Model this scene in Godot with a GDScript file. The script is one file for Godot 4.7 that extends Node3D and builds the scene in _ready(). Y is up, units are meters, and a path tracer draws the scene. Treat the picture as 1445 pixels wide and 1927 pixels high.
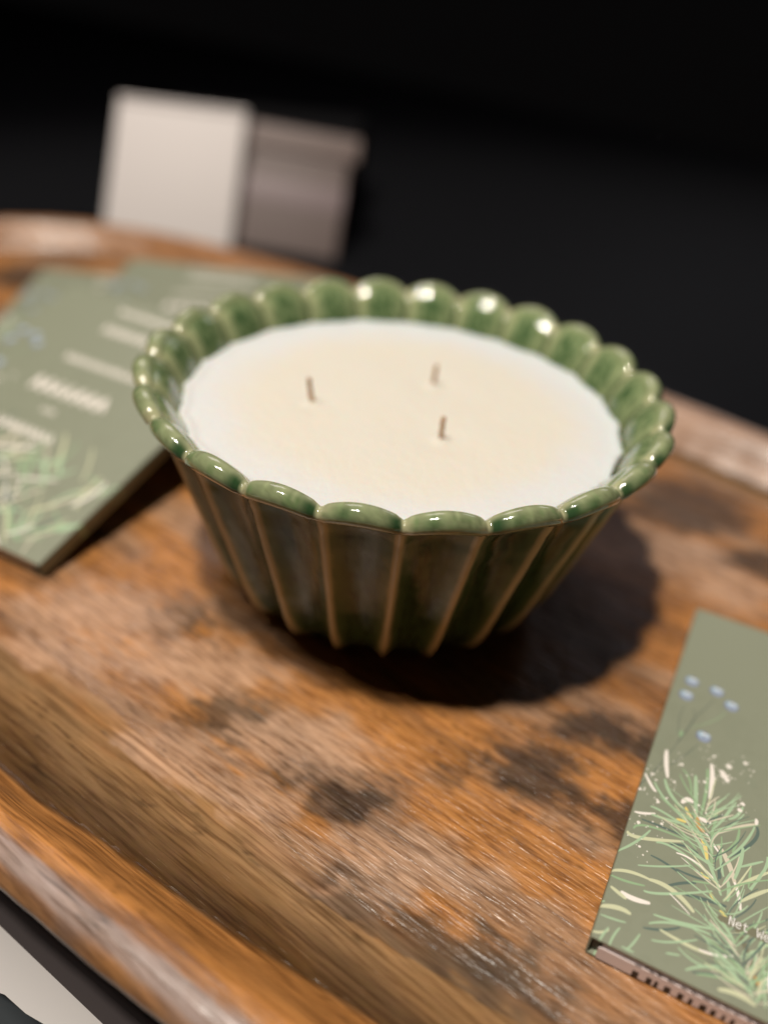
extends Node3D
# A green scalloped candle bowl on a carved wooden tray with flat green boxes, close-up.

const PETALS := 24
const PHASE := 0.56499          # turn of the first rim notch, from -x towards +z
const BOX := Vector3(0.130, 0.0078, 0.164)   # flat box: across, high, long
const PRINT_W := 1024
const PRINT_H := 1292

var rng := RandomNumberGenerator.new()
var n_a := FastNoiseLite.new()
var n_b := FastNoiseLite.new()
var n_c := FastNoiseLite.new()
var stains: Array = []
var ink := {}


func _ready() -> void:
	rng.seed = 77
	_camera_and_light()
	_noises()
	_setting()
	_tray()
	_bowl()
	_boxes()
	_background_boxes()
	_photo_card()


# ---------------------------------------------------------------- camera, light

func _camera_and_light() -> void:
	var cam := Camera3D.new()
	cam.name = "camera"
	cam.fov = 60.461
	cam.near = 0.02
	cam.far = 30.0
	var at := CameraAttributesPhysical.new()
	at.frustum_focal_length = 20.592
	at.frustum_focus_distance = 0.2640
	at.frustum_near = 0.02
	at.frustum_far = 30.0
	at.exposure_aperture = 1.85
	cam.attributes = at
	add_child(cam)
	cam.fov = 60.461
	cam.position = Vector3(0, 0.233499, 0.309905)
	cam.rotation = Vector3(-0.590227, 0.009588, 0.104767)
	cam.current = true

	var env := Environment.new()
	env.background_mode = Environment.BG_COLOR
	env.background_color = Color(0.0020, 0.0018, 0.0018).linear_to_srgb()
	env.tonemap_mode = Environment.TONE_MAPPER_LINEAR
	env.tonemap_exposure = 1.1
	env.sdfgi_enabled = true
	env.ssao_enabled = true
	env.ssil_enabled = true
	var we := WorldEnvironment.new()
	we.name = "environment"
	we.environment = env
	add_child(we)

	# the ceiling spot, high up and a little to the left of the camera, with a fitting of four small lamps beside it
	_spot("ceiling_spot", Vector3(-0.515, 2.49, 0.543), Vector3(0.0, 0, -0.05), 5.8, 0.090, 24.0, Color(1.0, 0.965, 0.91))
	for k in 4:
		_spot("track_lamp", Vector3(-0.98 + 0.15 * (k % 2), 2.46, 0.44 + 0.15 * (k / 2)), Vector3(0, 0, -0.05), 0.55, 0.012, 24.0, Color(1.0, 0.97, 0.93))
	# a ceiling panel behind the table, mirrored by the polished wood
	var panel := AreaLight3D.new()
	panel.name = "ceiling_panel"
	panel.area_size = Vector2(0.60, 0.50)
	panel.light_energy = 0.28
	panel.light_color = Color(1.0, 0.94, 0.96)
	panel.shadow_enabled = true
	panel.area_range = 8.0
	add_child(panel)
	panel.look_at_from_position(Vector3(-0.33, 1.28, -1.05), Vector3(-0.05, 0, 0.05), Vector3.UP)

	# an unseen small panel added low behind on the right, for sheen on the far lip
	var far := AreaLight3D.new()
	far.name = "added_sheen_panel"
	far.area_size = Vector2(0.45, 0.30)
	far.light_energy = 0.05
	far.light_color = Color(0.97, 0.96, 1.0)
	far.shadow_enabled = true
	far.area_range = 8.0
	add_child(far)
	far.look_at_from_position(Vector3(0.78, 0.78, -1.52), Vector3(0.1, 0, 0), Vector3.UP)


func _spot(called: String, from: Vector3, to: Vector3, energy: float, size: float, cone: float, color: Color) -> void:
	var l := SpotLight3D.new()
	l.name = called
	l.light_energy = energy
	l.light_color = color
	l.light_size = size
	l.spot_angle = cone
	l.spot_angle_attenuation = 0.6
	l.spot_range = 8.0
	l.spot_attenuation = 2.0
	l.shadow_enabled = true
	add_child(l, true)
	l.look_at_from_position(from, to, Vector3.FORWARD)


# ---------------------------------------------------------------- helpers

func _noises() -> void:
	for p in [[n_a, 11, 22.0, 4], [n_b, 23, 70.0, 4], [n_c, 37, 260.0, 3]]:
		p[0].seed = p[1]
		p[0].frequency = p[2]
		p[0].noise_type = FastNoiseLite.TYPE_SIMPLEX_SMOOTH
		p[0].fractal_type = FastNoiseLite.FRACTAL_FBM
		p[0].fractal_octaves = p[3]


func _lin(r: float, g: float, b: float) -> Color:
	return Color(r, g, b).linear_to_srgb()


func _mat(albedo: Color, rough: float, spec := 0.5) -> StandardMaterial3D:
	var m := StandardMaterial3D.new()
	m.albedo_color = albedo.linear_to_srgb()
	m.roughness = rough
	m.metallic_specular = spec
	return m


func _mesh(called: String, mesh: Mesh, m: Material, parent: Node3D = self) -> MeshInstance3D:
	var o := MeshInstance3D.new()
	o.name = called
	o.mesh = mesh
	o.material_override = m
	parent.add_child(o, true)
	return o


func _tag(o: Node3D, label: String, category: String, group := "") -> void:
	o.set_meta("label", label)
	o.set_meta("category", category)
	if group:
		o.set_meta("group", group)


func _thing(called: String, label: String, category: String, group := "") -> Node3D:
	var o := Node3D.new()
	o.name = called
	add_child(o, true)
	_tag(o, label, category, group)
	return o


# rows x columns of points into one smooth surface; wrapped joins the last column to the first
func _grid(pts: PackedVector3Array, cols: PackedColorArray, uvs: PackedVector2Array, rows: int, columns: int, wrapped: bool, flip := false) -> ArrayMesh:
	var st := SurfaceTool.new()
	st.begin(Mesh.PRIMITIVE_TRIANGLES)
	st.set_smooth_group(0)
	for i in pts.size():
		if cols.size():
			st.set_color(cols[i])
		if uvs.size():
			st.set_uv(uvs[i])
			st.set_uv2(uvs[i])
		st.add_vertex(pts[i])
	var last := columns if wrapped else columns - 1
	for r in rows - 1:
		for c in last:
			var a := r * columns + c
			var b := r * columns + (c + 1) % columns
			var d := a + columns
			var e := b + columns
			if flip:
				for k in [a, d, b, b, d, e]:
					st.add_index(k)
			else:
				for k in [a, b, d, b, e, d]:
					st.add_index(k)
	st.generate_normals()
	return st.commit()


# a box with rounded edges: a rounded rectangle outline (x, z) swept up with rounded top and bottom
func _rounded_box(size: Vector3, r: float, base_at_zero := true) -> ArrayMesh:
	var pts := PackedVector3Array()
	var corner := 4
	var ring := corner * 4 + 4
	var y0 := 0.0 if base_at_zero else -size.y / 2
	var levels := []
	for k in 5:
		var a := PI / 2 * k / 4.0
		levels.append([r - r * sin(a), y0 + r - r * cos(a)])
	for k in 5:
		var a := PI / 2 * k / 4.0
		levels.append([r - r * cos(a), y0 + size.y - r + r * sin(a)])
	pts.append_array(_ring_of(Vector2(0, 0), 0.0, ring, y0))
	for l in levels:
		for q in 4:
			var sx := 1.0 if q in [0, 3] else -1.0
			var sz := 1.0 if q in [0, 1] else -1.0
			for k in corner + 1:
				var a := PI / 2 * (q + k / float(corner))
				var inset: float = l[0]
				var rr: float = r - inset
				pts.append(Vector3(sx * (size.x / 2 - r) + rr * cos(a), l[1], sz * (size.z / 2 - r) + rr * sin(a)))
	pts.append_array(_ring_of(Vector2(0, 0), 0.0, ring, y0 + size.y))
	return _grid(pts, PackedColorArray(), PackedVector2Array(), levels.size() + 2, ring, true, true)


func _ring_of(_c: Vector2, _r: float, n: int, y: float) -> PackedVector3Array:
	var out := PackedVector3Array()
	for k in n:
		out.append(Vector3(0, y, 0))
	return out


func _noise_texture(freq: float, octaves: int, ramp: Gradient, seed_: int, kind := FastNoiseLite.TYPE_SIMPLEX_SMOOTH, warp := 0.0, size := 1024) -> NoiseTexture2D:
	var n := FastNoiseLite.new()
	n.seed = seed_
	n.frequency = freq
	n.noise_type = kind
	n.fractal_octaves = octaves
	n.fractal_gain = 0.6
	if warp > 0.0:
		n.domain_warp_enabled = true
		n.domain_warp_amplitude = warp
		n.domain_warp_frequency = freq * 0.5
	var t := NoiseTexture2D.new()
	t.width = size
	t.height = size
	t.seamless = true
	t.noise = n
	if ramp:
		t.color_ramp = ramp
	return t


func _ramp(stops: Array) -> Gradient:
	var g := Gradient.new()
	var off := PackedFloat32Array()
	var col := PackedColorArray()
	for s in stops:
		off.append(s[0])
		col.append(s[1])
	g.offsets = off
	g.colors = col
	return g


# ---------------------------------------------------------------- the setting

func _setting() -> void:
	var m := _mat(Color(0.0044, 0.0047, 0.0060), 0.55, 0.3)
	# the dark counter under the tray: one slab with a far edge
	var st := SurfaceTool.new()
	st.begin(Mesh.PRIMITIVE_TRIANGLES)
	var p := PackedVector2Array([Vector2(-1.6, 1.4), Vector2(1.8, 1.4), Vector2(1.8, -0.46), Vector2(0.569, -1.301), Vector2(-0.605, -2.105), Vector2(-1.6, -2.78)])
	_prism(st, p, -0.085, -0.045)
	st.generate_normals()
	var c := _mesh("counter", st.commit(), m)
	c.set_meta("kind", "structure")
	var f := BoxMesh.new()
	f.size = Vector3(9, 0.04, 9)
	var fl := _mesh("floor", f, _mat(Color(0.004, 0.0034, 0.003), 0.8, 0.2))
	fl.position = Vector3(0, -0.94, -1.5)
	fl.set_meta("kind", "structure")


func _prism(st: SurfaceTool, p: PackedVector2Array, y0: float, y1: float) -> void:
	var tri := Geometry2D.triangulate_polygon(p)
	for k in range(0, tri.size(), 3):
		var a := p[tri[k]]
		var b := p[tri[k + 1]]
		var c := p[tri[k + 2]]
		if (b - a).cross(c - a) < 0:
			var s := b
			b = c
			c = s
		for q in [a, b, c]:
			st.add_vertex(Vector3(q.x, y1, q.y))
		for q in [a, c, b]:
			st.add_vertex(Vector3(q.x, y0, q.y))
	var area := 0.0
	for k in p.size():
		area += p[k].cross(p[(k + 1) % p.size()])
	for k in p.size():
		var a := p[k]
		var b := p[(k + 1) % p.size()]
		if area > 0:
			var s := a
			a = b
			b = s
		var q := [Vector3(a.x, y0, a.y), Vector3(b.x, y0, b.y), Vector3(b.x, y1, b.y), Vector3(a.x, y1, a.y)]
		for i in [0, 2, 1, 0, 3, 2]:
			st.add_vertex(q[i])


# ---------------------------------------------------------------- the carved tray

const T_ANG := 0.575
const T_U := -0.106
const T_N := -0.0256
const T_B := 0.2222
const T_P := 2.9


func _stain(kind: String, x: float, z: float, rx: float, rz: float) -> void:
	stains.append([kind, x, z, rx, rz])


func _tray_profile(d: float) -> float:
	if d < 0.006:
		var k := clampf(d / 0.006, 0, 1)
		return 0.004 + 0.006 * sqrt(1.0 - (1.0 - k) * (1.0 - k))
	if d < 0.0115:
		return 0.010
	if d < 0.031:
		var k := (d - 0.0115) / 0.0195
		return lerpf(0.010, -0.0085, k * k * (3 - 2 * k) * 0.55 + k * 0.45)
	if d < 0.059:
		var k := (d - 0.031) / 0.028
		return lerpf(-0.0085, 0.0002, k * k * (3 - 2 * k) * 0.25 + k * 0.75)
	return 0.0


func _wood(x: float, z: float, d: float) -> Color:
	var al := x * cos(T_ANG) + z * sin(T_ANG)
	var ac := -x * sin(T_ANG) + z * cos(T_ANG)
	var wx := x + 0.007 * n_b.get_noise_2d(x + 3.1, z)
	var wz := z + 0.007 * n_b.get_noise_2d(x, z + 7.7)
	var orange := Color(0.49, 0.215, 0.066)
	var tan_ := Color(0.43, 0.250, 0.148)
	var brown := Color(0.185, 0.090, 0.044)
	var dark := Color(0.070, 0.046, 0.032)
	var grey := Color(0.125, 0.085, 0.058)
	var big := n_a.get_noise_2d(al * 0.32, ac * 1.4)
	var mid := n_a.get_noise_2d(al * 0.50 + 5.0, ac * 2.3 + 2.0)
	var fine := n_b.get_noise_2d(al * 0.55 + 1.0, ac * 2.8)
	var c := orange.lerp(tan_, smoothstep(-0.25, 0.35, big))
	c = c.lerp(brown, 0.62 * smoothstep(0.02, 0.50, mid + 0.15 * fine))
	# the hollow of the carved groove is stained olive brown, with shade painted into its bottom, the lip stays bright
	var brim := smoothstep(0.0275, 0.0310, d + 0.0008 * fine)
	if d > 0.0275 and d < 0.075:
		c = Color(0.60, 0.265, 0.080).lerp(c, brim)
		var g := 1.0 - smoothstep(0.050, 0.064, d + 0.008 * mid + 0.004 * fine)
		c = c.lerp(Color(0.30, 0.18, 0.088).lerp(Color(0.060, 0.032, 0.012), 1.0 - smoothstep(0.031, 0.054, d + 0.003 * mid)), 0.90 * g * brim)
	elif d <= 0.0275:
		c = Color(0.60, 0.265, 0.080).lerp(brown * 1.3, 0.60 * smoothstep(0.0, 0.45, mid + 0.3 * fine) * (1.0 - smoothstep(0.022, 0.0275, d)))
	for s in stains:
		if d > 0.004 and d < 0.052 and s[0] != "O":
			continue
		var e := Vector2((wx - s[1]) / s[3], (wz - s[2]) / s[4]).length()
		if e < 1.6:
			var k := 1.0 - smoothstep(0.55, 1.3, e + 0.45 * fine)
			match s[0]:
				"D": c = c.lerp(dark, 0.88 * k)
				"G": c = c.lerp(grey, 0.80 * k)
				"O": c = c.lerp(orange * 1.05, 0.85 * k)
				"P": c = c.lerp(Color(0.55, 0.345, 0.232), 0.80 * k)
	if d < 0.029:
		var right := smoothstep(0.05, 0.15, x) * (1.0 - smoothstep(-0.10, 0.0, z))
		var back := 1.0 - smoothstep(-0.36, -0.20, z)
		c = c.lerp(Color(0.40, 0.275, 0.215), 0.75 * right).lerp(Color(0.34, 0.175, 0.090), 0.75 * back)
	# the outer edge of the lip fades to pale grey
	var pale_edge := 1.0 - smoothstep(0.0066, 0.0088, d + 0.0016 * fine + 0.0012 * mid)
	c = c.lerp(Color(0.40, 0.325, 0.315), 0.85 * pale_edge * smoothstep(-0.0005, 0.002, d + 0.002 * mid) * smoothstep(-0.16, -0.02, z + 0.1 + 0.4 * x))
	# short grain streaks and pores
	var st := n_c.get_noise_2d(al * 0.22, ac * 1.6)
	var f2 := 1.0 + 0.13 * st + 0.13 * fine
	# thin dark cracks that follow the grain
	var crack := smoothstep(0.955, 0.995, 1.0 - absf(n_a.get_noise_2d(al * 0.22 + 31.0, ac * 2.4)) * 1.6) * smoothstep(-0.1, 0.25, n_a.get_noise_2d(al * 0.9, ac + 40.0))
	f2 *= 1.0 - 0.45 * crack
	# long bands of growth that run the length of the board
	f2 *= 1.0 + 0.30 * n_a.get_noise_2d(al * 0.14 + 60.0, ac * 4.2) + 0.16 * n_b.get_noise_2d(al * 0.10, ac * 3.4)
	c = Color(c.r * f2, c.g * f2, c.b * f2)
	return Color(clampf(c.r, 0.015, 1), clampf(c.g, 0.01, 1), clampf(c.b, 0.006, 1))


func _tray() -> void:
	_stain("D", -0.003, 0.130, 0.013, 0.011)
	_stain("D", 0.060, 0.108, 0.021, 0.016)
	_stain("D", 0.027, 0.107, 0.010, 0.010)
	_stain("D", 0.042, 0.133, 0.009, 0.007)
	_stain("G", -0.046, 0.099, 0.017, 0.014)
	_stain("G", -0.079, 0.052, 0.014, 0.012)
	_stain("G", 0.026, 0.175, 0.028, 0.011)
	_stain("D", 0.005, 0.156, 0.017, 0.008)
	_stain("G", 0.046, 0.181, 0.018, 0.010)
	_stain("D", -0.022, 0.117, 0.011, 0.009)
	_stain("D", 0.149, -0.076, 0.038, 0.030)
	_stain("D", 0.152, -0.033, 0.013, 0.011)
	_stain("D", 0.086, 0.127, 0.012, 0.012)
	_stain("D", 0.082, 0.085, 0.016, 0.010)
	_stain("O", 0.038, 0.130, 0.024, 0.013)
	_stain("O", 0.064, 0.147, 0.022, 0.008)
	_stain("O", 0.110, 0.035, 0.014, 0.013)
	_stain("O", 0.013, 0.102, 0.024, 0.014)
	_stain("O", -0.045, 0.067, 0.022, 0.011)
	_stain("O", -0.087, 0.025, 0.024, 0.014)
	_stain("O", -0.027, 0.081, 0.023, 0.012)
	_stain("O", 0.089, 0.108, 0.017, 0.009)
	_stain("P", -0.107, 0.052, 0.031, 0.018)
	_stain("P", -0.023, 0.108, 0.027, 0.013)
	_stain("P", 0.012, 0.145, 0.023, 0.011)
	_stain("P", -0.062, 0.118, 0.023, 0.013)
	_stain("P", 0.129, -0.031, 0.037, 0.017)
	_stain("P", 0.158, -0.008, 0.023, 0.016)
	_stain("P", -0.063, 0.075, 0.037, 0.014)
	_stain("P", -0.033, 0.131, 0.019, 0.008)
	_stain("P", 0.004, 0.161, 0.020, 0.006)
	_stain("P", 0.030, 0.150, 0.016, 0.006)
	_stain("P", -0.118, 0.078, 0.025, 0.010)
	_stain("D", -0.142, 0.004, 0.018, 0.012)
	_stain("D", -0.282, -0.289, 0.025, 0.027)
	_stain("D", -0.272, -0.355, 0.036, 0.025)
	_stain("D", -0.117, 0.110, 0.016, 0.012)
	_stain("G", -0.102, 0.119, 0.020, 0.011)
	_stain("D", 0.174, -0.031, 0.016, 0.013)
	_stain("D", 0.105, 0.094, 0.012, 0.012)
	_stain("G", -0.002, 0.164, 0.015, 0.006)
	var cs := cos(T_ANG)
	var sn := sin(T_ANG)
	var columns := 900
	var inset := PackedFloat32Array()
	var k := 0.0
	while k < 0.10:
		inset.append(k)
		k += 0.0004 if k < 0.008 else 0.0010
	var rest := 150
	var rows := inset.size() + rest
	var pts := PackedVector3Array()
	var cols := PackedColorArray()
	var uvs := PackedVector2Array()
	var deep := PackedFloat32Array()
	# underside and outer flank first, then the top from the lip to the middle
	var flank := [[1.0, -0.0438], [0.080, -0.0438], [0.066, -0.041], [0.040, -0.033], [0.022, -0.023], [0.010, -0.014], [0.003, -0.0075], [-0.0005, -0.003], [-0.001, 0.001]]
	for r in flank.size() + rows:
		for q in columns:
			var t := TAU * q / columns
			var ct := cos(t)
			var stt := sin(t)
			var a := 0.46 if ct > 0 else 0.41
			var rad := pow(pow(absf(ct) / a, T_P) + pow(absf(stt) / T_B, T_P), -1.0 / T_P)
			rad += 0.0011 * n_a.get_noise_2d(ct * 0.25, stt * 0.25)
			var y := 0.0
			var ro := 0.0
			var d := 0.0
			var wdd := 0.0
			if r < flank.size():
				ro = maxf(rad - flank[r][0], 0.0)
				y = flank[r][1]
			else:
				var i := r - flank.size()
				if i < inset.size():
					ro = rad - inset[i]
				else:
					ro = (rad - inset[inset.size() - 1]) * (1.0 - float(i - inset.size() + 1) / rest)
			var u := ro * ct
			var n := ro * stt
			var x := (u + T_U) * cs - (n + T_N) * sn
			var z := (u + T_U) * sn + (n + T_N) * cs
			if r >= flank.size():
				d = 1.0
				var s := ro / rad
				if s > 0.4:
					var gx := pow(absf(u) / a, T_P - 1.0) / a
					var gz := pow(absf(n) / T_B, T_P - 1.0) / T_B
					var g := pow(s, 1.0 - T_P) * sqrt(gx * gx + gz * gz)
					d = (1.0 - s) / g
				var wob := n_a.get_noise_2d(x * 0.22 + 9.0, z * 0.22)
				var wd := d + (0.004 * wob * smoothstep(0.004, 0.02, d) if d < 0.2 else 0.0)
				# the carver's groove narrows and widens along the near side
				var run := smoothstep(0.06, 0.22, u)
				var near := smoothstep(-0.02, 0.05, n)
				var at_groove := lerpf(0.031, lerpf(0.0285, 0.0325, run), near)
				var at_crest := lerpf(0.059, lerpf(0.065, 0.055, run), near)
				if wd < at_groove:
					wd = wd * 0.031 / at_groove
				elif wd < at_crest:
					wd = 0.031 + (wd - at_groove) / (at_crest - at_groove) * 0.028
				else:
					wd += 0.059 - at_crest
				wdd = wd
				y = _tray_profile(wd) + 0.0005 * n_a.get_noise_2d(x, z) * smoothstep(0.0, 0.03, d) + 0.00012 * n_c.get_noise_2d(x * 0.5, z * 0.5)
				if d > 0.05:
					y -= 0.0004
			pts.append(Vector3(x, y, z))
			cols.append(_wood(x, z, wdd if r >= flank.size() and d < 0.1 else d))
			deep.append(wdd)
			uvs.append(Vector2((x * cs + z * sn) / 0.24, (-x * sn + z * cs) / 0.050 + (y * 8.0 if r < flank.size() else 0.0)))
	var m := StandardMaterial3D.new()
	m.vertex_color_use_as_albedo = true
	m.albedo_texture = _noise_texture(0.024, 5, _ramp([[0.0, Color(0.60, 0.55, 0.50)], [0.55, Color(0.93, 0.92, 0.90)], [1.0, Color(1, 1, 1)]]), 5, FastNoiseLite.TYPE_SIMPLEX_SMOOTH, 8.0)
	m.roughness = 1.0
	m.roughness_texture = _noise_texture(0.006, 5, _ramp([[0.0, Color(0.22, 0.22, 0.22)], [1.0, Color(0.44, 0.44, 0.44)]]), 9)
	m.metallic_specular = 0.5
	m.heightmap_enabled = true
	m.heightmap_texture = _noise_texture(0.020, 6, null, 14, FastNoiseLite.TYPE_SIMPLEX_SMOOTH, 6.0)
	m.heightmap_scale = 0.028
	m.detail_enabled = true
	m.detail_uv_layer = BaseMaterial3D.DETAIL_UV_1
	m.detail_blend_mode = BaseMaterial3D.BLEND_MODE_MIX
	m.detail_albedo = _noise_texture(0.06, 4, _ramp([[0.0, Color(0.16, 0.10, 0.06, 0.65)], [0.24, Color(0.25, 0.16, 0.10, 0.0)], [0.80, Color(0.8, 0.7, 0.6, 0.0)], [0.98, Color(0.85, 0.75, 0.66, 0.32)]]), 21)
	m.uv1_scale = Vector3(0.52, 1.1, 1)
	# the carved groove is dull, unpolished wood
	var dull: StandardMaterial3D = m.duplicate()
	dull.uv1_scale = Vector3(0.22, 1.2, 1)
	var brim: StandardMaterial3D = m.duplicate()
	brim.uv1_scale = Vector3(0.30, 1.0, 1)
	dull.roughness_texture = null
	dull.roughness = 0.85
	dull.metallic_specular = 0.22
	var tray := _thing("wooden_tray", "large oval carved wooden tray with raised lip and dark knots under everything", "tray")
	var whole := _grid(pts, cols, uvs, flank.size() + rows, columns, true, true).surface_get_arrays(0)
	var part_of := PackedInt32Array()
	part_of.resize(deep.size())
	for i in deep.size():
		var e := deep[i] + 0.0006 * n_b.get_noise_2d(pts[i].x, pts[i].z)
		part_of[i] = 0 if i < flank.size() * columns or e < 0.030 else 1 if e < 0.0575 else 2
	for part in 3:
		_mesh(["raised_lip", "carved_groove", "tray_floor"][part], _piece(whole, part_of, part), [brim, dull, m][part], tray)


# the triangles whose first corner belongs to one part, with the normals of the whole
func _piece(whole: Array, part_of: PackedInt32Array, part: int) -> ArrayMesh:
	var index: PackedInt32Array = whole[Mesh.ARRAY_INDEX]
	var from_v: PackedVector3Array = whole[Mesh.ARRAY_VERTEX]
	var from_n: PackedVector3Array = whole[Mesh.ARRAY_NORMAL]
	var from_c: PackedColorArray = whole[Mesh.ARRAY_COLOR]
	var from_u: PackedVector2Array = whole[Mesh.ARRAY_TEX_UV]
	var new_at := PackedInt32Array()
	new_at.resize(from_v.size())
	new_at.fill(-1)
	var v := PackedVector3Array()
	var n := PackedVector3Array()
	var c := PackedColorArray()
	var u := PackedVector2Array()
	var out := PackedInt32Array()
	for k in range(0, index.size(), 3):
		if part_of[mini(index[k], mini(index[k + 1], index[k + 2]))] != part:
			continue
		for q in 3:
			var i := index[k + q]
			if new_at[i] < 0:
				new_at[i] = v.size()
				v.append(from_v[i])
				n.append(from_n[i])
				c.append(from_c[i])
				u.append(from_u[i])
			out.append(new_at[i])
	var a := []
	a.resize(Mesh.ARRAY_MAX)
	a[Mesh.ARRAY_VERTEX] = v
	a[Mesh.ARRAY_NORMAL] = n
	a[Mesh.ARRAY_COLOR] = c
	a[Mesh.ARRAY_TEX_UV] = u
	a[Mesh.ARRAY_INDEX] = out
	var made := ArrayMesh.new()
	made.add_surface_from_arrays(Mesh.PRIMITIVE_TRIANGLES, a)
	return made


# ---------------------------------------------------------------- the candle bowl

# how far the ridges of the outer wall stand from the axis at a height
func _rib(y: float) -> float:
	var ys := [0.0, 0.005, 0.012, 0.020, 0.031, 0.048, 0.064, 0.076, 0.0835]
	var rs := [0.0596, 0.0664, 0.0714, 0.0750, 0.0788, 0.0842, 0.0894, 0.0932, 0.0960]
	for k in ys.size() - 1:
		if y <= ys[k + 1]:
			var t: float = (y - ys[k]) / (ys[k + 1] - ys[k])
			return cubic_interpolate(rs[k], rs[k + 1], rs[maxi(k - 1, 0)], rs[mini(k + 2, 8)], t)
	return 0.0960


func _bump(f: float) -> float:
	return pow(maxf(sin(PI * f), 0.0), 0.80)


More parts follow.
